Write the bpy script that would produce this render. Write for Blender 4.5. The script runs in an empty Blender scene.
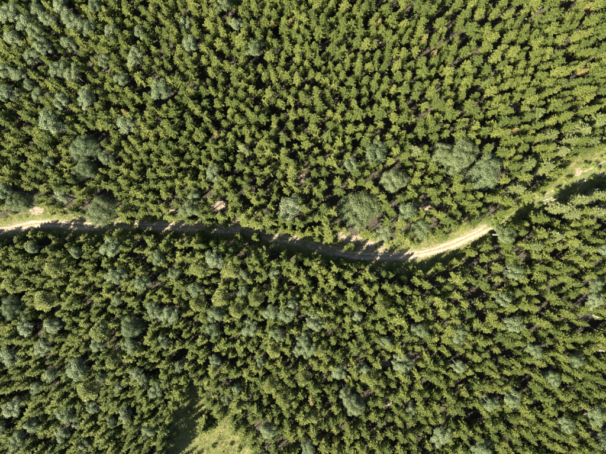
import bpy, math, random
import numpy as np
from mathutils import Vector

# ------------------------------------------------------------------ scene, camera, light
scene = bpy.context.scene
col = scene.collection
H = 181.0                      # drone height above the track
PW, PH = 606.0, 454.0          # photograph pixels, used only to write plan positions down
LENS = 28.0
S = H * 36.0 / LENS / PW       # metres per photograph pixel on the ground

cam_d = bpy.data.cameras.new('camera'); cam = bpy.data.objects.new('camera', cam_d); col.objects.link(cam)
cam.location = (0, 0, H); cam.rotation_euler = (0, 0, 0)
cam_d.lens = LENS; cam_d.sensor_width = 36.0; cam_d.sensor_fit = 'HORIZONTAL'
cam_d.clip_start = 1.0; cam_d.clip_end = 6000.0
scene.camera = cam

SUN_EL = math.radians(38); SHADOW_AZ = math.radians(38)      # shadows fall to the upper right of the plan
ldir = Vector((math.cos(SUN_EL)*math.cos(SHADOW_AZ), math.cos(SUN_EL)*math.sin(SHADOW_AZ), -math.sin(SUN_EL)))
world = bpy.data.worlds.new('World'); scene.world = world; world.use_nodes = True
wn = world.node_tree.nodes; wl = world.node_tree.links
sky = wn.new('ShaderNodeTexSky'); sky.sky_type = 'NISHITA'; sky.sun_disc = False
sky.sun_elevation = SUN_EL; sky.sun_rotation = math.atan2(-ldir.x, -ldir.y) % (2*math.pi)
wl.new(sky.outputs[0], wn['Background'].inputs[0]); wn['Background'].inputs[1].default_value = 0.05
sd = bpy.data.lights.new('sun', 'SUN'); sd.energy = 5.0; sd.angle = math.radians(0.53); sd.color = (1.0, 0.94, 0.84)
sun = bpy.data.objects.new('sun', sd); col.objects.link(sun)
sun.rotation_euler = ldir.to_track_quat('-Z', 'Y').to_euler(); sun.location = (-60, -60, 120)
scene.view_settings.view_transform = 'Standard'; scene.view_settings.look = 'None'
scene.view_settings.exposure = 2.22; scene.view_settings.gamma = 1.0
try: scene.view_settings.use_curve_mapping = False
except Exception: pass

R = np.random.default_rng(11)
rnd = random.Random(5)

# ------------------------------------------------------------------ plan helpers
def P(px, py, z=0.0):
    """plan position of something seen at photograph pixel (px,py) that stands at height z"""
    k = S * (H - z) / H
    return (px - PW/2) * k, (PH/2 - py) * k
def pix(x, y, z=0.0):
    k = S * (H - z) / H
    return PW/2 + x/k, PH/2 - y/k
def gh(x, y):
    """gentle forest-floor relief"""
    x = np.asarray(x, float); y = np.asarray(y, float)
    return (0.5*np.sin(x*0.043+1.3)*np.cos(y*0.051) + 0.3*np.sin(x*0.021-y*0.067+0.4)
            + 0.14*np.sin(x*0.17+0.3*y)*np.sin(y*0.15-1.0))
def tag(o, label=None, cat=None, group=None, kind=None):
    if label: o['label'] = label
    if cat: o['category'] = cat
    if group: o['group'] = group
    if kind: o['kind'] = kind
    return o
def link(name, mesh, parent=None):
    o = bpy.data.objects.new(name, mesh); col.objects.link(o)
    if parent: o.parent = parent
    return o
def np_mesh(name, verts, faces, mats, uv=None, smooth=False):
    """verts (n,3), faces (m,k) with one k"""
    verts = np.ascontiguousarray(verts, np.float32); faces = np.ascontiguousarray(faces, np.int32)
    m = bpy.data.meshes.new(name); k = faces.shape[1]
    m.vertices.add(len(verts)); m.vertices.foreach_set('co', verts.ravel())
    m.loops.add(faces.size); m.loops.foreach_set('vertex_index', faces.ravel())
    m.polygons.add(len(faces)); m.polygons.foreach_set('loop_start', np.arange(0, faces.size, k, dtype=np.int32))
    try: m.polygons.foreach_set('loop_total', np.full(len(faces), k, np.int32))
    except Exception: pass
    if smooth: m.polygons.foreach_set('use_smooth', np.ones(len(faces), bool))
    m.update(calc_edges=True); m.validate()
    for mt in (mats if isinstance(mats, (list, tuple)) else [mats]): m.materials.append(mt)
    return m

# ------------------------------------------------------------------ materials
def newmat(name):
    m = bpy.data.materials.new(name); m.use_nodes = True
    nt = m.node_tree
    return m, nt, nt.nodes, nt.links, nt.nodes['Principled BSDF']
def ramp(nodes, stops):
    r = nodes.new('ShaderNodeValToRGB'); e = r.color_ramp.elements
    while len(e) < len(stops): e.new(0.5)
    for i, (p, c) in enumerate(stops): e[i].position = p; e[i].color = (*c, 1)
    return r
def leaf_mat(name, cols, trans=0.2, rough=0.55, spec=0.25, nscale=1.3):
    """cols: three leaf colours; the tree's own random number picks along them, noise shifts clumps"""
    m, nt, n, l, b = newmat(name)
    oi = n.new('ShaderNodeObjectInfo'); tc = n.new('ShaderNodeTexCoord')
    nz = n.new('ShaderNodeTexNoise'); nz.inputs['Scale'].default_value = nscale; nz.inputs['Detail'].default_value = 3
    l.new(tc.outputs['Object'], nz.inputs['Vector'])
    mx = n.new('ShaderNodeMath'); mx.operation = 'MULTIPLY_ADD'
    l.new(nz.outputs[0], mx.inputs[0]); mx.inputs[1].default_value = 0.9
    ad = n.new('ShaderNodeMath'); ad.operation = 'MULTIPLY_ADD'
    l.new(oi.outputs['Random'], ad.inputs[0]); ad.inputs[1].default_value = 0.75; ad.inputs[2].default_value = -0.32
    l.new(ad.outputs[0], mx.inputs[2])
    rp = ramp(n, [(0.0, cols[0]), (0.5, cols[1]), (1.0, cols[2])]); l.new(mx.outputs[0], rp.inputs[0])
    l.new(rp.outputs[0], b.inputs['Base Color'])
    b.inputs['Roughness'].default_value = rough; b.inputs['Specular IOR Level'].default_value = spec
    tr = n.new('ShaderNodeBsdfTranslucent'); hs = n.new('ShaderNodeHueSaturation')
    hs.inputs['Saturation'].default_value = 1.1; hs.inputs['Value'].default_value = 1.25
    l.new(rp.outputs[0], hs.inputs['Color']); l.new(hs.outputs[0], tr.inputs[0])
    ms = n.new('ShaderNodeMixShader'); ms.inputs[0].default_value = trans
    l.new(b.outputs[0], ms.inputs[1]); l.new(tr.outputs[0], ms.inputs[2])
    l.new(ms.outputs[0], n['Material Output'].inputs[0])
    return m
M = {}
M['spruce'] = leaf_mat('spruce_needles', [(0.052,0.072,0.016), (0.09,0.108,0.021), (0.135,0.148,0.032)], trans=0.12, rough=0.65, spec=0.12)
M['pine'] = leaf_mat('pine_needles', [(0.10,0.122,0.024), (0.13,0.148,0.03), (0.16,0.172,0.04)])
M['silver'] = leaf_mat('silvery_leaves', [(0.076,0.102,0.035), (0.102,0.13,0.047), (0.142,0.168,0.074)], trans=0.2, rough=0.55, spec=0.3)
M['green'] = leaf_mat('broad_leaves', [(0.078,0.102,0.034), (0.102,0.126,0.042), (0.135,0.158,0.062)], trans=0.22)
M['yellow'] = leaf_mat('yellowing_needles', [(0.14,0.135,0.03), (0.18,0.15,0.04), (0.215,0.16,0.055)])
M['larch'] = leaf_mat('pale_needles', [(0.095,0.115,0.03), (0.122,0.14,0.04), (0.155,0.168,0.058)], trans=0.2)
M['shrub'] = leaf_mat('shrub_leaves', [(0.085,0.12,0.022), (0.125,0.155,0.025), (0.16,0.18,0.035)])
M['grass'] = leaf_mat('grass_blades', [(0.085,0.108,0.016), (0.13,0.14,0.022), (0.20,0.18,0.045)], trans=0.3, nscale=0.12)
M['under'] = leaf_mat('undergrowth_leaves', [(0.05,0.075,0.015), (0.085,0.10,0.02), (0.12,0.10,0.035)], nscale=0.2)

def bark_mat(name, c1, c2, scale=6):
    m, nt, n, l, b = newmat(name)
    tc = n.new('ShaderNodeTexCoord'); nz = n.new('ShaderNodeTexNoise'); nz.inputs['Scale'].default_value = scale
    l.new(tc.outputs['Object'], nz.inputs['Vector']); rp = ramp(n, [(0.35, c1), (0.7, c2)])
    l.new(nz.outputs[0], rp.inputs[0]); l.new(rp.outputs[0], b.inputs['Base Color'])
    b.inputs['Roughness'].default_value = 0.9
    return m
M['bark'] = bark_mat('spruce_bark', (0.05,0.037,0.027), (0.10,0.075,0.055))
M['grey_bark'] = bark_mat('grey_bark', (0.11,0.10,0.085), (0.22,0.20,0.17))
M['dead'] = bark_mat('bleached_wood', (0.30,0.255,0.215), (0.50,0.45,0.40), 3)
M['litter'] = bark_mat('fallen_twigs', (0.07,0.048,0.036), (0.18,0.13,0.10), 0.6)

def ground_mat():
    m, nt, n, l, b = newmat('forest_floor')
    tc = n.new('ShaderNodeTexCoord')
    at = n.new('ShaderNodeAttribute'); at.attribute_name = 'cover'
    sp = n.new('ShaderNodeSeparateColor'); l.new(at.outputs['Color'], sp.inputs[0])
    def noise(s, d=6):
        z = n.new('ShaderNodeTexNoise'); z.inputs['Scale'].default_value = s; z.inputs['Detail'].default_value = d
        z.inputs['Roughness'].default_value = 0.65
        l.new(tc.outputs['Object'], z.inputs['Vector']); return z
    n1, n2, n3 = noise(0.35), noise(1.6), noise(0.9)
    lit = ramp(n, [(0.3, (0.022,0.019,0.010)), (0.55, (0.046,0.037,0.020)), (0.75, (0.09,0.07,0.04))]); l.new(n2.outputs[0], lit.inputs[0])
    gra = ramp(n, [(0.3, (0.05,0.065,0.014)), (0.5, (0.10,0.108,0.022)), (0.72, (0.17,0.145,0.055))]); l.new(n1.outputs[0], gra.inputs[0])
    soi = ramp(n, [(0.3, (0.12,0.095,0.06)), (0.55, (0.235,0.182,0.122)), (0.75, (0.33,0.265,0.185))]); l.new(n2.outputs[0], soi.inputs[0])
    def mask(ch, z, lo, hi):
        a = n.new('ShaderNodeMath'); a.operation = 'MULTIPLY_ADD'; l.new(z.outputs[0], a.inputs[0]); a.inputs[1].default_value = 0.9; 
        l.new(sp.outputs[ch], a.inputs[2])
        r = n.new('ShaderNodeMapRange'); r.inputs[1].default_value = lo; r.inputs[2].default_value = hi; l.new(a.outputs[0], r.inputs[0]); return r
    mg = mask(1, n3, 0.72, 0.98); ms = mask(0, n3, 0.82, 0.98)
    a = n.new('ShaderNodeMix'); a.data_type = 'RGBA'; l.new(mg.outputs[0], a.inputs[0]); l.new(lit.outputs[0], a.inputs[6]); l.new(gra.outputs[0], a.inputs[7])
    c = n.new('ShaderNodeMix'); c.data_type = 'RGBA'; l.new(ms.outputs[0], c.inputs[0]); l.new(a.outputs[2], c.inputs[6]); l.new(soi.outputs[0], c.inputs[7])
    l.new(c.outputs[2], b.inputs['Base Color']); b.inputs['Roughness'].default_value = 0.95
    bp = n.new('ShaderNodeBump'); bp.inputs['Strength'].default_value = 0.6; bp.inputs['Distance'].default_value = 0.25
    l.new(n2.outputs[0], bp.inputs['Height']); l.new(bp.outputs[0], b.inputs['Normal'])
    return m
def road_mat():
    """sandy wheel ruts with a strip of thin grass between them (UV x runs across the track)"""
    m, nt, n, l, b = newmat('sandy_track')
    tc = n.new('ShaderNodeTexCoord'); uv = n.new('ShaderNodeUVMap')
    sx = n.new('ShaderNodeSeparateXYZ'); l.new(uv.outputs[0], sx.inputs[0])
    nz = n.new('ShaderNodeTexNoise'); nz.inputs['Scale'].default_value = 1.1; nz.inputs['Detail'].default_value = 6; nz.inputs['Roughness'].default_value = 0.65
    l.new(tc.outputs['Object'], nz.inputs['Vector'])
    wob = n.new('ShaderNodeMath'); wob.operation = 'MULTIPLY_ADD'; l.new(nz.outputs[0], wob.inputs[0]); wob.inputs[1].default_value = 0.16; l.new(sx.outputs[0], wob.inputs[2])
    prof = ramp(n, [(0.06, (0.15,0.15,0.05)), (0.2, (0.33,0.26,0.19)), (0.40, (0.30,0.235,0.17)), (0.53, (0.20,0.175,0.08)), (0.64, (0.19,0.17,0.075)), (0.76, (0.33,0.26,0.19)), (0.92, (0.30,0.235,0.17)), (1.0, (0.16,0.15,0.05))])
    l.new(wob.outputs[0], prof.inputs[0])
    var = ramp(n, [(0.3, (0.62,0.6,0.58)), (0.6, (1.0,1.0,1.0))]); l.new(nz.outputs[0], var.inputs[0])
    mu = n.new('ShaderNodeMix'); mu.data_type = 'RGBA'; mu.blend_type = 'MULTIPLY'; mu.inputs[0].default_value = 1
    l.new(prof.outputs[0], mu.inputs[6]); l.new(var.outputs[0], mu.inputs[7])
    at = n.new('ShaderNodeAttribute'); at.attribute_name = 'overgrown'
    n2 = n.new('ShaderNodeTexNoise'); n2.inputs['Scale'].default_value = 0.5; n2.inputs['Detail'].default_value = 7; n2.inputs['Roughness'].default_value = 0.7
    l.new(tc.outputs['Object'], n2.inputs['Vector'])
    ov = n.new('ShaderNodeMath'); ov.operation = 'ADD'; l.new(at.outputs['Fac'], ov.inputs[0]); l.new(n2.outputs[0], ov.inputs[1])
    mr = n.new('ShaderNodeMapRange'); mr.inputs[1].default_value = 0.72; mr.inputs[2].default_value = 0.98; l.new(ov.outputs[0], mr.inputs[0])
    og = n.new('ShaderNodeMix'); og.data_type = 'RGBA'; l.new(mr.outputs[0], og.inputs[0]); l.new(mu.outputs[2], og.inputs[6])
    gr_ = ramp(n, [(0.35, (0.05,0.068,0.014)), (0.6, (0.095,0.11,0.024)), (0.78, (0.15,0.13,0.05))]); l.new(nz.outputs[0], gr_.inputs[0]); l.new(gr_.outputs[0], og.inputs[7])
    l.new(og.outputs[2], b.inputs['Base Color']); b.inputs['Roughness'].default_value = 0.95
    bp = n.new('ShaderNodeBump'); bp.inputs['Strength'].default_value = 0.5; bp.inputs['Distance'].default_value = 0.12
    l.new(nz.outputs[0], bp.inputs['Height']); l.new(bp.outputs[0], b.inputs['Normal'])
    return m
M['ground'] = ground_mat(); M['road'] = road_mat()

# ------------------------------------------------------------------ plan of the place (photograph pixels on the ground)
# track: pixel x, pixel y, clear pixels on its upper side, clear pixels on its lower side
TRACK = np.array([(-70,240,14,10),(-30,236,14,10),(0,231,13,10),(18,227,15,10),(36,223.5,16,11),(60,224,13,12),(85,226,9,12),(100,226,6,11),(116,224,8,10),
    (140,226,9,11),(160,226.5,11,15),(185,226.8,10,15),(205,228,8,14),(228,229,10,12),(250,232,10,12),(280,238.5,8,15),(300,241,9,17),
    (318,247,13,17),(338,252,18,13),(358,255.5,20,12),(380,256,19,17),(408,255.5,18,23),(428,252,17,26),(450,245.5,13,24),(470,236.5,11,18),
    (486,228.5,8,11),(500,219,7,8),(512,211.5,9,8),(532,206,14,9),(562,191,21,12),(585,176,25,14),(606,165,25,15),(640,150,18,14),(690,130,14,12)], float)
tx, ty = P(TRACK[:,0], TRACK[:,1])
tt = np.concatenate([[0], np.cumsum(np.hypot(np.diff(tx), np.diff(ty)))])
ts = np.arange(0, tt[-1], 0.8)
def smooth(a, k=9):
    pad = np.concatenate([np.full(k//2, a[0]), a, np.full(k//2, a[-1])]); return np.convolve(pad, np.ones(k)/k, 'valid')
rx, ry = smooth(np.interp(ts, tt, tx)), smooth(np.interp(ts, tt, ty))
cn, cs = smooth(np.interp(ts, tt, TRACK[:,2]*S)), smooth(np.interp(ts, tt, TRACK[:,3]*S))
dx, dy = np.gradient(rx), np.gradient(ry); dl = np.hypot(dx, dy); nx_, ny_ = -dy/dl, dx/dl     # normal points to upper side
def track_rel(x, y):
    """signed distance to the track (positive on its upper side) and the clearances there"""
    x = np.atleast_1d(x).astype(float); y = np.atleast_1d(y).astype(float)
    out = np.empty(len(x)); idx = np.empty(len(x), int)
    for a in range(0, len(x), 4000):
        d2 = (x[a:a+4000,None]-rx)**2 + (y[a:a+4000,None]-ry)**2
        i = d2.argmin(1); idx[a:a+4000] = i
        out[a:a+4000] = np.sqrt(d2.min(1)) * np.sign((x[a:a+4000]-rx[i])*nx_[i] + (y[a:a+4000]-ry[i])*ny_[i])
    return out, cn[idx], cs[idx]
CLEARING = [(201,372),(205,390),(216,401),(232,414),(246,430),(256,450),(260,500),(166,500),(167,452),(171,425),(178,404),(188,386)]
def in_poly(px, py, poly):
    px = np.atleast_1d(px); py = np.atleast_1d(py); inside = np.zeros(len(px), bool)
    for (x0,y0),(x1,y1) in zip(poly, poly[1:]+poly[:1]):
        if y0 == y1: continue
        c = ((y0 > py) != (y1 > py)) & (px < (x1-x0)*(py-y0)/(y1-y0)+x0)
        inside ^= c
    return inside
SOIL = [(222,205,8,4),(250,217,13,4),(282,216,6,3),(300,178,6,3.5),(236,218,6,3),(352,240,9,4),(344,235,6,3),(165,212,8,3),(66,212,9,3),(84,216,10,3),
        (36,210,6,4),(372,246,12,4),(579,177,3,8),(515,107,8,4),(383,364,7,3),(387,402,9,3.5),(62,309,6,5),(309,366,6,3),(427,206,8,5),(443,203,6,4),
        (321,46,4,3),(380,43,4,3),(508,73,5,4),(147,177,5,4),(156,150,4,5),(330,60,3,3),(205,112,3,3),(585,317,8,4),(530,398,5,5),(355,290,4,4),(405,300,5,3)]
# dark openings between crowns: pixel x, y and radius
GAPS = [(279,30,5),(279,42,5),(278,56,5),(280,70,5),(328,45,7),(308,10,5),(424,60,7),(539,11,8),(552,27,6),(508,66,7),(475,76,6),(492,143,9),(482,140,7),(527,174,8),(518,170,7),(536,178,7),(575,160,6),
        (473,290,9),(478,314,9),(557,257,8),(590,325,10),(578,328,8),(542,307,9),(509,376,9),(469,415,9),(476,372,8),(523,384,7),(411,354,9),(402,352,6),(363,390,7),(239,172,6),(256,187,6),
        (168,200,6),(30,125,7),(110,100,5),(60,60,6),(96,60,6),(140,90,6),(34,140,7),(50,182,6),(108,140,6),(146,178,6),(205,190,6),(300,178,7),(222,205,8),(322,46,6),
        (380,44,5),(515,106,8),(383,364,7),(387,402,8),(62,309,6),(309,366,6),(427,206,8),(440,204,6),(530,398,7),(585,317,8),(405,300,6),(147,177,6),(520,254,6),(535,296,6),(470,190,6),(330,200,6),
        (556,413,6),(560,60,5),(435,90,5),(236,62,5),(204,100,6),(228,112,5),(190,75,5),(250,90,5),(296,120,5),(350,100,5),(398,90,5),(150,60,6),(355,290,5),(490,330,7),(440,320,5),(560,350,6),(430,380,6),
        (250,352,6),(180,350,6),(120,340,5),(300,385,5),(330,440,6),(281,393,6),(398,440,5),(20,390,6),(52,440,6),(95,300,5),(100,262,6),(145,240,6)]
gx, gy = P(np.array([g[0] for g in GAPS]), np.array([g[1] for g in GAPS]), 6.0); gr = np.array([g[2] for g in GAPS])*S

# ------------------------------------------------------------------ ground and track
XL, YL = 150.0, 124.0
gxs = np.concatenate([[-3000,-1200,-500,-250], np.arange(-XL, XL+.1, 0.8), [250,500,1200,3000]])
gys = np.concatenate([[-3000,-1200,-500,-250], np.arange(-YL, YL+.1, 0.8), [250,500,1200,3000]])
GX, GY = np.meshgrid(gxs, gys); fx, fy = GX.ravel(), GY.ravel()
d, a_n, a_s = track_rel(fx, fy)
clear = np.where(d > 0, a_n, a_s)
ad = np.abs(d)
grass = np.clip(1.25 - ad/np.maximum(clear, 1)*0.95, 0, 1)
gpx, gpy = pix(fx, fy)
incl = in_poly(gpx, gpy, CLEARING); grass = np.maximum(grass, incl*0.85)
soil = np.zeros(len(fx))
for (x, y, a, b) in SOIL:
    soil = np.maximum(soil, np.clip(1.35 - np.hypot((gpx-x)/a, (gpy-y)/b)*0.75, 0, 1))
soil = np.maximum(soil, np.clip(0.55 - (ad-1.5)*0.35, 0, 0.55))
nx, ny = len(gxs), len(gys)
ii = np.arange(nx*ny).reshape(ny, nx)
gf = np.stack([ii[:-1,:-1], ii[:-1,1:], ii[1:,1:], ii[1:,:-1]], -1).reshape(-1, 4)
rough_z = 0.05*np.sin(fx*1.9+fy*0.7)*np.sin(fy*2.3-fx*0.4) * (ad > 3)
gm = np_mesh('ground', np.stack([fx, fy, gh(fx, fy) + rough_z], 1), gf, M['ground'], smooth=True)
ca = gm.color_attributes.new('cover', 'FLOAT_COLOR', 'POINT')
ca.data.foreach_set('color', np.stack([soil, grass, np.zeros(len(fx)), np.ones(len(fx))], 1).astype(np.float32).ravel())
tag(link('ground', gm), 'brown forest floor with grassy verges and bare soil', kind='structure')

ncr = 9
hw = 1.5 + 0.25*np.sin(ts*0.35) + 0.15*np.sin(ts*1.1+2)
vs = []; us = []
edge = R.normal(0, 0.14, (len(ts), 2))
for j in range(ncr):
    u = j/(ncr-1); off = (u*2-1)*hw
    if j == 0: off = off + edge[:,0]
    if j == ncr-1: off = off + edge[:,1]
    x = rx + nx_*off; y = ry + ny_*off
    z = gh(x, y) + 0.075 - 0.05*np.exp(-((abs(u-0.5)-0.26)/0.09)**2) - (0.05 if j in (0, ncr-1) else 0)
    vs.append(np.stack([x, y, z], 1)); us.append(np.stack([np.full(len(ts), u), ts/8], 1))
V = np.stack(vs, 1).reshape(-1, 3); U = np.stack(us, 1).reshape(-1, 2)
ii = np.arange(len(V)).reshape(len(ts), ncr)
rf = np.stack([ii[:-1,:-1], ii[1:,:-1], ii[1:,1:], ii[:-1,1:]], -1).reshape(-1, 4)[:, ::-1]
rm = np_mesh('track', V, rf, M['road'], smooth=True)
oga = rm.attributes.new('overgrown', 'FLOAT', 'POINT'); rpx = pix(rx, ry)[0]
ogv = np.interp(rpx, [-80,0,90,110,150,200,330,352,372,478,492,520,700], [.1,.05,.15,.4,.22,.3,.36,.15,.02,.02,.48,.5,.52])
oga.data.foreach_set('value', np.repeat(ogv, ncr).astype(np.float32))
ul = rm.uv_layers.new(name='UVMap'); li = np.empty(len(rm.loops), np.int32); rm.loops.foreach_get('vertex_index', li)
ul.data.foreach_set('uv', U[li].astype(np.float32).ravel())
tag(link('dirt_track', rm), 'sandy forest track with two wheel ruts', kind='structure')

# ------------------------------------------------------------------ tree meshes
def kites(a, b, side, w):
    """leaf-shaped quads from base points a to tips b with half width w along side"""
    mid = a*0.45 + b*0.55
    v = np.stack([a, mid + side*w[:,None], b, mid - side*w[:,None]], 1).reshape(-1, 3)
    return v
def unit(v): return v/np.maximum(np.linalg.norm(v, axis=-1, keepdims=True), 1e-6)
def kite_mesh(name, a, b, side, w, mat):
    v = kites(a, b, side, w); f = np.arange(len(v)).reshape(-1, 4)
    return np_mesh(name, v, f, mat)
def spruce_crown(rg, h=15.0, rad=2.3, z0f=0.34, mat='spruce', gap=0.62, full=1.0):
    A = []; B = []; Sd = []; W = []
    z0 = h*z0f; z = z0; ph = rg.uniform(0, 6.28, 3); amp = rg.uniform(0.06, 0.2, 3)
    o0 = rg.uniform(0, 6.28); nb0 = int(rg.integers(6, 9))
    while z < h-0.3:
        t = (z-z0)/(h-z0)
        L = rad*(1-t)**0.85*min(1, 0.6+t*3.0) + 0.16
        nb = nb0 if t < 0.8 else 5
        o = o0 + rg.normal(0, 0.17)
        for k in range(nb):
            az = o + k*2*math.pi/nb + rg.normal(0, 0.1)
            Lb = L*rg.uniform(0.72, 1.25)*(1 + amp[0]*math.sin(az+ph[0]) + amp[1]*math.sin(2*az+ph[1]) + amp[2]*math.sin(3*az+z*0.4+ph[2]))
            el = math.radians(-14 + 56*t**1.3 + rg.normal(0, 9))
            dirh = np.array([math.cos(az), math.sin(az), 0]); perp = np.array([-math.sin(az), math.cos(az), 0])
            nt = max(3, int((2.4 + Lb*3.3)*full))
            s = (np.arange(nt)+rg.uniform(0.2, 0.8, nt))/nt*0.84+0.14
            p = np.array([0, 0, z]) + dirh*(s*Lb*math.cos(el))[:,None]; p[:,2] += s*Lb*math.sin(el) - 0.12*Lb*np.sin(s*3.0)
            for sg in (-1, 1):
                tl = (0.21*Lb*np.sin(np.clip(1.1-s, 0, 1)*2.2)**0.8 + 0.14)*rg.uniform(0.7, 1.25, nt)
                td = unit(dirh*rg.uniform(0.55, 1.0, nt)[:,None] + perp*sg*rg.uniform(0.4, 0.9, nt)[:,None] + np.array([0,0,1])*rg.normal(-0.05, 0.2, nt)[:,None])
                A.append(p); B.append(p + td*tl[:,None])
                sd = unit(np.cross(td, np.array([0,0,1])) + rg.normal(0, 0.38, (nt,3))); Sd.append(sd); W.append(rg.uniform(0.09, 0.15, nt))
            sh = rg.uniform(0.3, 0.55, 2)      # shorter inner sprays close to the stem
            a2 = np.array([[0,0,z-0.12],[0,0,z-0.25]]); b2 = a2 + dirh*(sh*Lb)[:,None] + perp*(rg.normal(0, .25, 2)*Lb)[:,None] + np.array([0,0,-0.1])*Lb
            A.append(a2); B.append(b2); Sd.append(unit(np.stack([perp, perp]) + rg.normal(0, .35, (2,3)))); W.append(0.16*Lb*rg.uniform(.7, 1.1, 2)+0.05)
            tip = np.array([0,0,z]) + dirh*Lb*math.cos(el) + np.array([0,0,Lb*math.sin(el)])
            A.append(tip[None]-dirh*0.25*Lb); B.append(tip[None]+dirh*0.16+np.array([0,0,0.06])); Sd.append(unit(perp[None]+rg.normal(0,.3,(1,3)))); W.append(np.array([0.12]))
        z += gap*rg.uniform(0.7, 1.3)
    for k in range(4):       # leading shoot
        az = k*math.pi/4; A.append(np.array([[0,0,h-0.9]])); B.append(np.array([[0,0,h+0.25]])); Sd.append(np.array([[math.cos(az), math.sin(az), 0]])); W.append(np.array([0.10]))
    return kite_mesh('crown', np.concatenate(A), np.concatenate(B), np.concatenate(Sd), np.concatenate(W), M[mat])
def pine_crown(rg, h=16.0, rad=2.7, mat='pine'):
    """rounded fuzzy crown of upturned needle tufts carried on short boughs"""
    n = 2600
    u = 1-rg.uniform(0, 1, n)**1.5*0.999; az = rg.uniform(0, 6.28, n); ph = rg.uniform(0, 6.28, 4)
    z = u
    prof = np.sqrt(np.clip(1-z**2.4, 0.0, 1))*np.where(z < 0.2, 0.6+z*2, 1)
    r = rad*prof*(1+0.13*np.sin(3*az+ph[0]+z*4)+0.10*np.sin(5*az+ph[1]-z*7)+0.08*np.sin(2*az+ph[2]))*rg.uniform(0.78, 1.04, n)
    base = np.stack([r*np.cos(az), r*np.sin(az), h*0.52+z*h*0.46], 1)
    out = unit(np.stack([np.cos(az)*prof, np.sin(az)*prof, 0.15+z*0.2], 1) + rg.normal(0, 0.55, (n,3)))
    ln = rg.uniform(0.28, 0.55, n)
    a = base - out*ln[:,None]*0.4; b = base + out*ln[:,None]*0.6
    return kite_mesh('crown', a, b, unit(np.cross(out, [0,0,1]) + rg.normal(0, .5, (n,3))), rg.uniform(0.09, 0.15, n), M[mat])
def broad_crown(rg, h=16.0, rad=3.2, leaves=4200, lobes=26, mat='silver', depth=0.42, leaf=0.26):
    """clumps of leaves at the ends of limbs; returns mesh and clump centres"""
    cz = h - rad*depth*2.1
    th = rg.uniform(0, 6.28, lobes); uu = rg.uniform(-0.25, 1, lobes)
    rr = np.sqrt(np.clip(1-np.clip(uu, 0, 1)**2, 0, 1))*rg.uniform(0.55, 0.88, lobes)
    cen = np.stack([rad*rr*np.cos(th)*rg.uniform(.85,1.1), rad*rr*np.sin(th)*rg.uniform(.85,1.1), cz + uu*rad*depth*1.7 + rg.normal(0, rad*0.07, lobes)], 1)
    ph = rg.uniform(0, 6.28, 2); cen[:,:2] *= (1 + 0.22*np.sin(2*th+ph[0]) + 0.16*np.sin(3*th+ph[1]))[:,None]
    cr = rad*rg.uniform(0.13, 0.40, lobes)*(30/lobes)**0.33
    pick = rg.choice(lobes, leaves, p=cr**2/np.sum(cr**2))
    dirs = unit(rg.normal(0, 1, (leaves,3)) + np.array([0,0,0.35]))
    dirs[:,2] = np.where(dirs[:,2] < -0.35, -dirs[:,2], dirs[:,2])
    pos = cen[pick] + dirs*(cr[pick]*rg.uniform(0.55, 1.12, leaves)**1)[:,None]*np.array([1,1,0.8]) + rg.normal(0, rad*0.035, (leaves,3))
    nrm = unit(dirs + np.array([0,0,0.5]) + rg.normal(0, 0.45, (leaves,3)))
    ax = unit(np.cross(nrm, rg.normal(0, 1, (leaves,3)))); sd = np.cross(nrm, ax)
    ln = leaf*rg.uniform(0.7, 1.4, leaves)
    return kite_mesh('crown', pos - ax*ln[:,None]*0.5, pos + ax*ln[:,None]*0.5, sd, ln*0.36, M[mat]), cen
def tube(pts, rads, n=7):
    pts = np.array(pts, float); V = []; F = []
    for i, p in enumerate(pts):
        d = unit(pts[min(i+1, len(pts)-1)] - pts[max(i-1, 0)])
        u = unit(np.cross(d, [0.13, 0.97, 0.21])); w = np.cross(d, u)
        for k in range(n):
            a = 2*math.pi*k/n; V.append(p + (u*math.cos(a) + w*math.sin(a))*rads[i])
    for i in range(len(pts)-1):
        for k in range(n): F.append((i*n+k, i*n+(k+1)%n, (i+1)*n+(k+1)%n, (i+1)*n+k))
    return V, F
def tubes_mesh(name, parts, mat):
    V = []; F = []
    for pts, rads, n in parts:
        v, f = tube(pts, rads, n); o = len(V); V += v; F += [tuple(i+o for i in q) for q in f]
    return np_mesh(name, np.array(V), np.array(F), mat, smooth=True)
def straight_trunk(rg, h, r, mat='bark', limbs=10):
    b = rg.normal(0, 0.06, (6,2)); b[0] = 0
    pts = [(b[i,0], b[i,1], -0.25 + (h*0.97+0.25)*i/5) for i in range(6)]
    parts = [(pts, [r*1.35, r*0.95, r*0.8, r*0.6, r*0.35, r*0.08], 7)]
    for k in range(limbs):            # bare dead limbs low on the stem
        z = h*(0.12 + 0.22*k/limbs); az = rg.uniform(0, 6.28); L = rg.uniform(0.6, 1.5)
        parts.append(([(0,0,z), (math.cos(az)*L, math.sin(az)*L, z-0.2*L)], [0.03, 0.01], 3))
    return tubes_mesh('trunk', parts, M[mat])
def limb_trunk(rg, h, rad, cen, mat='grey_bark'):
    zf = h - rad*1.3 if h - rad*1.3 > h*0.3 else h*0.3
    r = 0.09 + h*0.012
    parts = [([(0,0,-0.25), (rg.normal(0,.1), rg.normal(0,.1), zf*0.5), (rg.normal(0,.2), rg.normal(0,.2), zf), (0,0,h-rad*0.6)], [r*1.4, r, r*0.8, r*0.25], 8)]
    for c in cen[:14]:
        p0 = np.array([0, 0, zf + rg.uniform(-0.5, 0.6)*rad*0.5]); c = np.array(c)
        parts.append(([p0, p0*0.55 + c*0.45 + rg.normal(0, .15, 3) + [0,0,-0.1*rad], c], [r*0.5, r*0.3, r*0.08], 5))
    return tubes_mesh('trunk', parts, M[mat])

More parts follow.
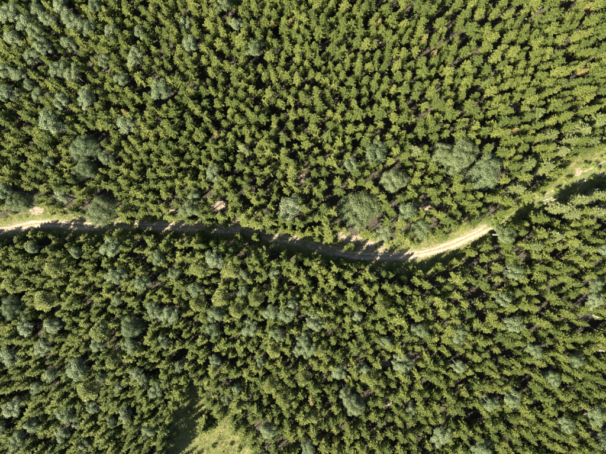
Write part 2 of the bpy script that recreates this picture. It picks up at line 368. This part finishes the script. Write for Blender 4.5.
def protos(kind, n, **kw):
    out = []
    for k in range(n):
        rg = np.random.default_rng(100 + hash_kind(kind) + k)
        if kind == 'spruce':
            h = 14.0; out.append((spruce_crown(rg, h, rg.uniform(2.25, 2.65), rg.uniform(0.42, 0.55)), straight_trunk(rg, h, 0.15)))
        elif kind == 'young':
            h = 6.0; out.append((spruce_crown(rg, h, 1.7, 0.03, gap=0.32, full=1.3), straight_trunk(rg, h, 0.08, limbs=0)))
        elif kind == 'lone':
            h = 10.5; out.append((spruce_crown(rg, h, 3.3, 0.03, gap=0.45, full=1.5), straight_trunk(rg, h, 0.14, limbs=0)))
        elif kind == 'larch':
            h = 15.0; out.append((spruce_crown(rg, h, 3.2, 0.42, mat='larch', gap=0.5, full=1.3), straight_trunk(rg, h, 0.15)))
        elif kind == 'yellow':
            h = 13.5; out.append((spruce_crown(rg, h, 1.5, 0.5, mat='yellow'), straight_trunk(rg, h, 0.13)))
        elif kind == 'pine':
            h = 14.0; out.append((pine_crown(rg, h, 2.6), straight_trunk(rg, h*0.95, 0.15)))
        elif kind in ('silver', 'green', 'big_silver', 'big_green'):
            h = 14.0; big = kind.startswith('big')
            m, cen = broad_crown(rg, h, 3.0 if not big else 6.0, 4800 if not big else 24000, 34 if not big else 120, mat=kind.replace('big_', ''), leaf=0.25 if not big else 0.24)
            out.append((m, limb_trunk(rg, h, 3.0 if not big else 6.0, cen)))
        elif kind == 'shrub':
            m, cen = broad_crown(rg, 1.7, 1.2, 620, 11, mat='shrub', leaf=0.2, depth=0.4)
            out.append((m, tubes_mesh('stem', [([(0,0,-0.15), np.array(c)*[0.5,0.5,0.55], c], [0.04, 0.03, 0.01], 4) for c in cen[:7]], M['grey_bark'])))
    return out
def hash_kind(k): return sum(ord(c)*(i+3) for i, c in enumerate(k)) * 10

PR = {k: protos(k, n) for k, n in (('spruce', 12), ('young', 3), ('larch', 4), ('lone', 1), ('yellow', 3), ('pine', 5), ('silver', 6), ('green', 4), ('big_silver', 3), ('big_green', 2), ('shrub', 5))}
BASE_H = dict(spruce=14.0, young=6.0, larch=15.0, lone=10.5, yellow=13.5, pine=14.0, silver=14.0, green=14.0, big_silver=14.0, big_green=14.0, shrub=1.7)
BASE_R = dict(spruce=2.3, young=1.7, larch=3.2, lone=3.3, yellow=1.5, pine=2.6, silver=3.0, green=3.0, big_silver=6.0, big_green=6.0, shrub=1.2)
def plant(kind, name, x, y, sxy, sz, label, cat, group, variant=None, rot=None, stem='trunk', tilt=0.0):
    v = rnd.randrange(len(PR[kind])) if variant is None else variant
    e = bpy.data.objects.new(name, None); col.objects.link(e); e.empty_display_size = 0.5
    e.location = (x, y, float(gh(x, y))); a = rnd.uniform(0, 6.28)
    e.rotation_euler = (rnd.gauss(0, tilt), rnd.gauss(0, tilt), rnd.uniform(0, 6.28) if rot is None else rot)
    e.scale = (sxy, sxy, sz)
    crown = link('crown', PR[kind][v][0], e); trunk = link(stem, PR[kind][v][1], e)
    tag(e, label, cat, group)
    return e, crown, trunk

ORD = ['leftmost','second','third','fourth','fifth','sixth','seventh','eighth','ninth','tenth','eleventh','twelfth','thirteenth','fourteenth','fifteenth','sixteenth','seventeenth','eighteenth','nineteenth','twentieth']
COLS = ['far left','left','centre left','centre right','right','far right']
todo = []
def zone(px, py):
    c = COLS[min(5, max(0, int(px/PW*6)))]
    ty_ = float(np.interp(px, TRACK[:,0], TRACK[:,1]))
    if py < ty_: r = 'top edge' if py < 70 else 'upper part' if py < 145 else 'strip above the track'
    else: r = 'strip below the track' if py < 300 else 'lower part' if py < 378 else 'bottom edge'
    return c, r
def name_later(o, look, px, py): todo.append((o, look, px, py))
def name_all():
    """leftmost, second ... from the left within each part of the photo, kind by kind"""
    by = {}
    for o, look, px, py in todo: by.setdefault((look,)+zone(px, py), []).append((px, o))
    for (look, c, r), lst in by.items():
        lst.sort(key=lambda q: q[0])
        for i, (px, o) in enumerate(lst):
            j = len(lst)-1-i
            w = '' if len(lst) == 1 else 'leftmost' if i == 0 else 'rightmost' if j == 0 else ORD[i]+' from left' if i <= j else ORD[j]+' from right'
            o['label'] = f"{look}, {w + ', ' if w else ''}{c} of the {r}"
# ------------------------------------------------------------------ named trees (pixel x, y of crown middle, crown radius in pixels)
SILVER = [(502,300,7),(575,360,8),(535,350,7),(420,330,7),(385,340,6),(20,440,8),(45,345,8),(98,345,7),(150,430,7),(180,365,6),(95,405,7),(33,425,7),(11,14,9),(25,24,9),(38,11,8),(48,21,7),(73,21,9),(88,29,9),(33,57,8),(45,48,8),(60,70,8),(110,33,7),(123,79,7),(141,33,6),(8,93,9),(30,86,6),(88,98,9),(63,103,8),(40,97,7),(5,70,8),
  (15,40,8),(62,8,8),(96,8,7),(20,75,7),(70,45,7),(105,60,6),(50,122,11),(126,127,10),(83,147,14),(83,167,12),(106,158,7),(5,190,8),(63,197,8),(50,162,6),
  (186,25,6),(189,45,8),(236,25,6),(254,50,8),(161,91,11),(212,173,8),(289,207,11),(194,196,6),(377,153,11),(351,164,7),(406,210,10),(487,172,17),
  (110,247,10),(33,248,6),(77,253,6),(116,276,9),(143,282,8),(118,299,6),(10,307,12),(55,325,8),(131,327,12),(28,327,9),(131,345,8),
  (215,260,9),(158,257,7),(174,273,6),(195,290,8),(244,275,6),(274,272,6),(171,315,9),(156,310,8),(244,291,6),(272,311,8),(216,314,8),(214,330,7),(249,328,9),(287,315,8),(279,333,7),(292,304,6),
  (316,322,9),(305,338,7),(357,317,6),(514,272,8),(595,285,7),(514,324,9),(602,250,6),(595,300,8),(459,335,8),
  (78,368,11),(10,355,10),(53,373,7),(38,385,7),(14,408,9),(68,413,8),(79,423,5),(63,433,8),(85,444,6),(126,413,7),(112,420,5),(138,373,7),(121,385,6),(146,381,6),(102,376,5),(2,428,6),
  (216,360,6),(226,399,5),(268,430,9),(261,363,5),(297,350,6),(156,390,7),(165,342,6),(236,388,5),
  (341,373,8),(354,406,12),(403,363,10),(363,368,6),(309,348,8),(345,393,6),(308,448,8),(441,435,10),(411,410,6),(512,398,9),(489,403,8),(552,378,7),(595,415,9),(459,365,7),(565,423,7),(604,440,9),(479,448,9)]
GREEN = [(224,5,8),(137,58,9),(17,203,12),(100,210,16),(189,208,9),(444,152,12),(463,157,17),(421,229,9),(383,232,8),(504,235,9),(395,180,13),(358,210,21),(36,32,8),(75,75,8)]
PINE = [(10,285,9),(43,302,10),(100,332,10),(55,270,9),(199,268,9),(230,271,9),(197,304,7),(219,297,9),(87,391,10),(113,361,8),(383,309,7),(340,300,6),(270,385,8),(284,402,8),(302,380,7),(312,418,7),(205,318,6),(370,380,8),(236,310,7),(255,300,7),(275,352,7),(318,350,7)]
LARCH = [(554,134,9),(532,162,10),(549,167,9),(563,150,8),(587,129,9),(595,141,8),(603,118,9),(574,140,8),(584,200,8),(600,194,8),(563,207,8),(577,214,8),(602,210,8),(540,246,8),(560,236,8),(585,248,8),(540,112,8),(520,188,8),(246,148,7),(416,150,8)]
YELLOW = [(261,5),(290,21),(273,21),(380,19),(426,36),(435,51),(458,43),(590,4),(586,69),(123,111),(143,134),(517,129),(215,133),(348,364),(312,404),(347,427)]
planted = []      # (x, y, keep-clear radius)
def crown_word(r): return 'very large' if r >= 15 else 'large' if r >= 10 else 'medium' if r >= 7.5 else 'small'
def put_named(lst, kind, name, colour, cat, group, hmul=(0.88, 1.08)):
    for (px, py, r) in lst:
        k = ('big_'+kind if r >= 12 and kind in ('silver', 'green') else kind)
        sz = rnd.uniform(*hmul) * (0.9 if r < 7 else 1.0) * (0.75 if (px, py) in ((358,210), (383,232), (421,229)) else 1)
        zc = BASE_H[k]*sz*0.80
        x, y = P(px, py, zc); sxy = r*S*(H-zc)/H/BASE_R[k]*1.06
        e, c, t = plant(k, name, x, y, sxy, sz, None, cat, group, tilt=0.02)
        name_later(e, f'{crown_word(r)} {colour}', px, py)
        planted.append((x, y, r*S*0.93 + (0.9 if r >= 12 else 0)))
put_named(SILVER, 'silver', 'broadleaf_tree', 'silvery grey-green broadleaf tree', 'tree', 'silvery broadleaf trees among the spruces')
put_named(GREEN, 'green', 'broadleaf_tree', 'mid-green rounded broadleaf tree', 'tree', 'green broadleaf trees')
put_named(PINE, 'pine', 'pine_tree', 'yellow-green rounded pine tree', 'tree', 'yellow-green pines below the track')
put_named(LARCH, 'larch', 'conifer_tree', 'pale green feathery conifer', 'tree', 'pale feathery conifers')
for (px, py) in YELLOW:
    sz = rnd.uniform(0.86, 1.0); zc = 13.5*sz*0.85; x, y = P(px, py, zc)
    e, c, t = plant('yellow', 'conifer_tree', x, y, rnd.uniform(0.7, 1.0), sz, None, 'tree', 'yellowing conifers scattered among the spruces', tilt=0.02)
    name_later(e, 'yellowing conifer among green spruces', px, py)
    planted.append((x, y, 1.2))
# the lone young spruce in the clearing
lx, ly = P(205, 426, 4.0)
plant('lone', 'spruce_tree', lx, ly, 1.3, 0.95, 'lone bushy young spruce standing in the grassy clearing at the bottom', 'tree', 'spruces of the forest', variant=0)
planted.append((lx, ly, 4.6))
for (px, py, s) in [(231,206,1.0),(270,229,1.25),(290,230,1.1),(308,232,1.3),(246,210,1.0),(262,222,.8),(152,212,.9),(207,221,1.0),(214,244,1.3),(159,246,1.0),(179,251,.8),(196,250,1.0),(255,208,1.0),(334,232,.8),(178,215,1.0),(404,279,.9),(124,219,.9),(134,233,1.0),(147,236,1.1),(170,238,1.0),(188,219,1.0),(199,236,1.1),(222,222,1.0),(240,236,1.0),(256,238,1.1),(283,229,1.0),(300,233,1.0),(318,239,.9),(322,262,1.2),(342,262,1.1),(300,258,1.2),(285,254,1.1),(362,266,1.0),(390,274,1.2),(420,274,1.3),(440,268,1.2),(456,262,1.1),(472,252,1.2)]:
    sz = s*rnd.uniform(1.1, 1.5); x, y = P(px, py, 6*sz*0.5)
    e, c, t = plant('young', 'spruce_tree', x, y, s*rnd.uniform(0.95, 1.2), sz, None, 'tree', 'young spruces along the track')
    name_later(e, 'short bushy young spruce', px, py)
    planted.append((x, y, 1.6*s))

# ------------------------------------------------------------------ the spruce stand
pl = np.array(planted)
MX, MY = 116+24, 87+24
cell = 2.3; grid = {}
tries = 60000
cx = R.uniform(-MX, MX, tries); cy = R.uniform(-MY, MY, tries)
d, a_n, a_s = track_rel(cx, cy); clr = np.where(d > 0, a_n, a_s) * R.uniform(0.85, 1.1, tries)
ok = np.abs(d) > clr
qx, qy = pix(cx, cy); ok &= ~in_poly(qx, qy, CLEARING)
for a in range(0, tries, 4000):
    b = slice(a, a+4000)
    ok[b] &= (np.hypot(cx[b,None]-gx, cy[b,None]-gy) > gr*0.95).all(1)
    ok[b] &= (np.hypot(cx[b,None]-pl[:,0], cy[b,None]-pl[:,1]) > pl[:,2] + 0.7).all(1)
size = np.clip(R.normal(1.0, 0.13, tries), 0.68, 1.35)
dens = 1 + 0.10*np.sin(cx*0.05+1)*np.sin(cy*0.06) + 0.10*(cx/116) - 0.04*(cy < 0)
ok &= R.uniform(0, 1, tries) < 0.995
thin = np.sin(cx*0.47+2.1*np.sin(cy*0.21))*np.sin(cy*0.52+1.7*np.sin(cx*0.19+1)) + 0.6*np.sin(cx*0.9-cy*0.7)*np.sin(cy*1.1+cx*0.3)
ok &= thin < R.uniform(0.75, 1.15, tries)
spr = []
for i in np.nonzero(ok)[0]:
    rmin = 2.85*dens[i]*(0.55+0.45*size[i])
    gi, gj = int(cx[i]//cell), int(cy[i]//cell); good = True
    for u in range(gi-2, gi+3):
        for v in range(gj-2, gj+3):
            for j in grid.get((u, v), ()):
                if (cx[i]-cx[j])**2 + (cy[i]-cy[j])**2 < (0.5*(rmin + 2.85*dens[j]*(0.55+0.45*size[j])))**2: good = False; break
            if not good: break
        if not good: break
    if good: grid.setdefault((gi, gj), []).append(i); spr.append(i)
spr = np.array(spr)
sx, sy, ss = cx[spr], cy[spr], size[spr]
szz = np.clip(0.62 + 0.36*ss + R.normal(0, 0.09, len(spr)), 0.62, 1.25)
# younger, lower trees line the lower side of the track
d0, n0, s0 = track_rel(sx, sy); p0 = pix(sx, sy)[0]
c0x, c0y = pix(sx, sy); tallw = (c0x > 145) & (c0x < 196) & (c0y > 385); szz = np.where(tallw, szz*1.06, szz)
low = (d0 < 0) & (-d0 < 10) & ((p0 < 120) | (p0 > 480) | (p0 > 215) & (p0 < 270)); szz = np.where(low, szz*np.clip(0.46+(-d0-4)*0.085, 0.5, 0.9), szz)
var = R.integers(0, 12, len(spr)); rotz = R.uniform(0, 6.28, len(spr))
wid = ss*R.uniform(0.82, 1.06, len(spr))*0.95
# how large each shows: crown width times width plus lean, more where the track leaves it unhidden
ztop = 14*szz; tpx, tpy = pix(sx, sy, ztop*0.85)
lean = np.hypot(*(np.array(pix(sx, sy, ztop)) - np.array(pix(sx, sy, ztop*0.35))))
wpx = 4.3*wid/(S*(H-ztop*0.8)/H)
dtr, an_, as_ = track_rel(sx, sy)
show = wpx*(wpx + lean)*np.where(np.abs(dtr) < np.where(dtr > 0, an_, as_)+3.0, 1.7, 1.0)
inside = (tpx > 4) & (tpx < PW-4) & (tpy > 4) & (tpy < PH-4)
order = np.argsort(-np.where(inside, show, 0)); chosen = order[:283]; rest = np.setdiff1d(np.arange(len(spr)), chosen)
first = {}
for i in chosen:
    look = 'tall broad green spruce' if ss[i] > 1.2 else 'tall green spruce'
    v = int(var[i]); src = first.get(v)
    e, c, t = plant('spruce', 'spruce_tree', float(sx[i]), float(sy[i]), float(wid[i]), float(szz[i]), None, 'tree', 'spruces of the forest', variant=v, rot=float(rotz[i]), tilt=0.015)
    first.setdefault(v, (c, t)); name_later(e, look, tpx[i], tpy[i])
print('spruces', len(spr), 'separate', len(chosen))

def scatter(name, pts, rot, scl, var, sources):
    """one object whose points carry copies of the given meshes"""
    m = bpy.data.meshes.new(name); m.vertices.add(len(pts)); m.vertices.foreach_set('co', pts.astype(np.float32).ravel())
    for nm, ty, key, dat in (('rot', 'FLOAT_VECTOR', 'vector', rot), ('scl', 'FLOAT_VECTOR', 'vector', scl)):
        at = m.attributes.new(nm, ty, 'POINT'); at.data.foreach_set(key, dat.astype(np.float32).ravel())
    at = m.attributes.new('variant', 'INT', 'POINT'); at.data.foreach_set('value', var.astype(np.int32))
    o = link(name, m); ng = bpy.data.node_groups.new(name, 'GeometryNodeTree')
    ng.interface.new_socket('Geometry', in_out='INPUT', socket_type='NodeSocketGeometry'); ng.interface.new_socket('Geometry', in_out='OUTPUT', socket_type='NodeSocketGeometry')
    n = ng.nodes; l = ng.links; gi = n.new('NodeGroupInput'); go = n.new('NodeGroupOutput'); jn = n.new('GeometryNodeJoinGeometry')
    def attr(nm, ty):
        a = n.new('GeometryNodeInputNamedAttribute'); a.data_type = ty; a.inputs['Name'].default_value = nm; return a.outputs['Attribute']
    for vi, objs in sources.items():
        cmp_ = n.new('FunctionNodeCompare'); cmp_.data_type = 'INT'; cmp_.operation = 'EQUAL'
        l.new(attr('variant', 'INT'), cmp_.inputs[2]); cmp_.inputs[3].default_value = vi
        for so in objs:
            oi = n.new('GeometryNodeObjectInfo'); oi.transform_space = 'ORIGINAL'; oi.inputs['Object'].default_value = so
            ip = n.new('GeometryNodeInstanceOnPoints'); l.new(gi.outputs[0], ip.inputs['Points']); l.new(cmp_.outputs[0], ip.inputs['Selection'])
            l.new(oi.outputs['Geometry'], ip.inputs['Instance']); l.new(attr('rot', 'FLOAT_VECTOR'), ip.inputs['Rotation']); l.new(attr('scl', 'FLOAT_VECTOR'), ip.inputs['Scale'])
            l.new(ip.outputs[0], jn.inputs[0])
    l.new(jn.outputs[0], go.inputs[0])
    md = o.modifiers.new('scatter', 'NODES'); md.node_group = ng
    return o
rp = np.stack([sx[rest], sy[rest], gh(sx[rest], sy[rest])], 1)
rr = np.stack([R.normal(0, .015, len(rest)), R.normal(0, .015, len(rest)), rotz[rest]], 1)
fo = scatter('spruce_forest', rp, rr, np.stack([wid[rest], wid[rest], szz[rest]], 1), var[rest], {v: list(ct) for v, ct in first.items()})
tag(fo, 'dense stand of green spruce crowns filling the forest on both sides of the track', 'forest', kind='stuff')

# ------------------------------------------------------------------ shrubs on the verges
SHR = [(232,410,1.3),(240,416,1.2),(218,396,1.2),(246,430,1.1),(212,448,1),(238,450,1.2),(12,214,.8),(24,209,1),(50,213,.9),(140,216,1.2),(150,219,1),(166,218,1.1),(174,214,1),(150,238,1.2),(172,240,1.3),(187,243,1.2),(166,251,1.1),(192,236,1),(204,240,1.2),(228,220,1),(242,224,.8),(262,232,1),(275,226,.9),
 (296,262,1.3),(310,260,1.3),(325,262,1.4),(300,252,1),(330,240,1.3),(340,226,1.2),(346,246,1.1),(362,232,1.3),(372,236,1.4),(388,242,1.2),(398,243,1.3),(408,240,1.2),(416,243,1),(428,236,1.4),(438,232,1.2),(366,248,.8),(352,248,1.6),(378,246,1),
 (394,266,1.2),(412,268,1.3),(432,266,1.1),(452,262,1.2),(470,252,1.1),(484,244,1.3),(490,238,1.4),(498,232,1.5),(494,224,1.3),(508,224,1.4),(516,218,1.3),(505,244,1.2),(520,206,1.2),(527,216,1.3),(540,196,1.1),(556,190,1.2),(566,180,1.3),(574,190,1.1),(586,166,1.3),(596,168,1.4),(592,178,1.1),(602,158,1.4),(538,206,1.2),(524,210,1.3),(498,219,1.6),(505,214,1.5),(104,222,1.3),(112,220,1.2),(210,226,1.4),(216,224,1.2),(606,170,1.2),
 (213,402,1),(224,412,1.1),(236,420,1),(176,436,1),(168,444,1.2),(230,446,.8),(250,442,1),(190,412,.9)]
for (px, py, s) in SHR:
    x, y = P(px, py, 0.9); d = float(track_rel(x, y)[0][0])
    if abs(d) < 2.6 and py < 300 and not (px > 490 or 95 < px < 115 or 208 < px < 218): y += (2.8-abs(d))*(1 if d > 0 else -1)
    e, c, t = plant('shrub', 'shrub', x, y, s*rnd.uniform(0.9, 1.15), s*rnd.uniform(0.8, 1.3), None, 'shrub', 'shrubs on verges and clearing', stem='stem')
    name_later(e, 'low green shrub in the grassy clearing' if py > 350 else 'low green shrub', px, py)

# ------------------------------------------------------------------ fallen logs and dead trees
LOGS = [((595,166),(608,160)),((577,184),(607,173.5)),((536,205),(553,197)),((527,213),(544,211)),((480,251),(493,248)),((550,320),(563,325)),((551,333),(558,337)),((529,393),(534,403)),((579,416),(588,411.5)),((597,424),(607,433)),
        ((548,28.5),(556,23.5)),((253,24),(257,33)),((510,110),(521,104)),((512,105),(520,111)),((393,403),(398,409)),((380,368),(388,361)),((382,406),(393,399)),((588,326),(603,334)),((516,383),(522,388)),((232,229),(241,231)),((345,236),(356,242))]
for (a, b) in LOGS:
    ax, ay = P(*a, 0.3); bx, by = P(*b, 0.3)
    n = 7; r0 = rnd.uniform(0.16, 0.24); pts = []; L = math.hypot(bx-ax, by-ay)
    o = bpy.data.objects.new('fallen_log', None)
    px_, py_ = -(by-ay)/L, (bx-ax)/L; bow = rnd.uniform(-0.04, 0.04)*L
    for i in range(n):
        t = i/(n-1); q = bow*math.sin(math.pi*t); X = ax+(bx-ax)*t+px_*q; Y = ay+(by-ay)*t+py_*q
        pts.append((X, Y, float(gh(X, Y)) + 0.10 + 0.05*rnd.random()))
    parts = [(pts, [r0*(1-0.55*i/(n-1)) for i in range(n)], 8)]
    for k in range(5):
        p = pts[rnd.randrange(2, n)]; az = rnd.uniform(0, 6.28); q = rnd.uniform(0.5, 1.1)
        parts.append(([p, (p[0]+math.cos(az)*q, p[1]+math.sin(az)*q, p[2]+rnd.uniform(0.1, 0.5))], [0.04, 0.012], 4))
    o = link('fallen_log', tubes_mesh('fallen_log', parts, M['dead']))
    tag(o, None, 'log', 'fallen logs'); name_later(o, 'pale bleached fallen log', (a[0]+b[0])/2, (a[1]+b[1])/2)
for (px, py, h) in [(566,281,13),(584,313,12),(500,398,11),(253,30,10),(588,345,12),(470,300,10),(548,425,11)]:
    x, y = P(px, py, 2); e = bpy.data.objects.new('dead_tree', None); col.objects.link(e); e.location = (x, y, float(gh(x, y)))
    rg = np.random.default_rng(int(px)); link('trunk', tubes_mesh('trunk', [([(0,0,-0.2), (0.1,0,h*0.5), (0.15,0.1,h)], [0.2, 0.14, 0.03], 7)], M['dead']), e)
    parts = []
    for k in range(34):
        z = h*rg.uniform(0.35, 0.97); az = rg.uniform(0, 6.28); L = (1-z/h)*2.0+0.35
        p1 = (math.cos(az)*L*0.6, math.sin(az)*L*0.6, z-0.1); parts.append(([(0.1,0.05,z), p1, (math.cos(az)*L, math.sin(az)*L, z-0.35*L)], [0.045, 0.03, 0.012], 3))
    link('branches', tubes_mesh('branches', parts, M['dead']), e)
    tag(e, None, 'dead tree', 'bare dead trees'); name_later(e, 'bare pale dead tree', px, py)

# ------------------------------------------------------------------ grass, undergrowth and twigs on the floor
def ground_blades(name, x, y, per, hgt, spread, wid_, mat, label, cat, flat=0.0, upz=0.0):
    n = len(x)*per; X = np.repeat(x, per) + R.normal(0, spread, n); Y = np.repeat(y, per) + R.normal(0, spread, n)
    hh = np.repeat(R.uniform(hgt[0], hgt[1], len(x)), per)*R.uniform(0.6, 1.2, n)
    az = R.uniform(0, 6.28, n); tl = R.uniform(0.3, 1.0, n) if not flat else R.uniform(flat, flat*2, n)
    dv = unit(np.stack([np.cos(az)*tl, np.sin(az)*tl, np.ones(n)*(1.0 if not flat else 0.25)], 1))
    a = np.stack([X, Y, gh(X, Y) - 0.03 + upz*R.uniform(0, 1, n)], 1); b = a + dv*hh[:,None]
    sd = unit(np.stack([-np.sin(az), np.cos(az), R.normal(0, .3, n)], 1))
    o = link(name, kite_mesh(name, a, b, sd, np.full(n, 1.0)*R.uniform(*wid_, n), M[mat])); tag(o, label, cat, kind='stuff'); return o
# verge and clearing grass
n = 90000; x = R.uniform(-130, 130, n); y = R.uniform(-104, 40, n)
d, a_n, a_s = track_rel(x, y); clr = np.where(d > 0, a_n, a_s); qx, qy = pix(x, y)
soilv = np.zeros(n)
for (sx0, sy0, a, b) in SOIL: soilv = np.maximum(soilv, np.clip(1.3 - np.hypot((qx-sx0)/a, (qy-sy0)/b), 0, 1))
patch = 0.5 + 0.5*np.sin(x*0.55+np.sin(y*0.7)*1.5)*np.sin(y*0.6+1+np.sin(x*0.4))
keep = ((np.abs(d) < clr*1.1) & ((np.abs(d) > 1.5) | (qx > 490) & (np.abs(d) > 0.25)) | in_poly(qx, qy, CLEARING)) & (R.uniform(0, 1, n) < (0.3+0.7*patch)*(1-0.9*soilv)*np.where(np.abs(d) < 3, 0.6, 1))
ground_blades('grass', x[keep], y[keep], 5, (0.22, 0.5), 0.16, (0.03, 0.06), 'grass', 'yellow-green grass on the track verges and in the clearing', 'grass')
kk = (np.abs(d) < 0.45) & (R.uniform(0, 1, n) < 0.8)
# undergrowth through the whole stand
n = 40000; x = R.uniform(-135, 135, n); y = R.uniform(-106, 106, n); d, a_n, a_s = track_rel(x, y)
keep = (np.abs(d) > 3.2) & (R.uniform(0, 1, n) < 0.25 + 0.5*(0.5+0.5*np.sin(x*0.21+2*np.sin(y*0.13))))
ground_blades('undergrowth', x[keep], y[keep], 7, (0.35, 0.8), 0.35, (0.06, 0.13), 'under', 'low bramble and fern undergrowth between the trunks', 'undergrowth', upz=0.25)
n = 16000; x = R.uniform(-135, 135, n); y = R.uniform(-106, 106, n); d, a_n, a_s = track_rel(x, y)
keep = np.abs(d) > 2.8
ground_blades('twig_litter', x[keep], y[keep], 3, (0.5, 1.5), 0.5, (0.02, 0.05), 'litter', 'brown fallen twigs and brash on the forest floor', 'twigs', flat=1.0, upz=0.08)
name_all()
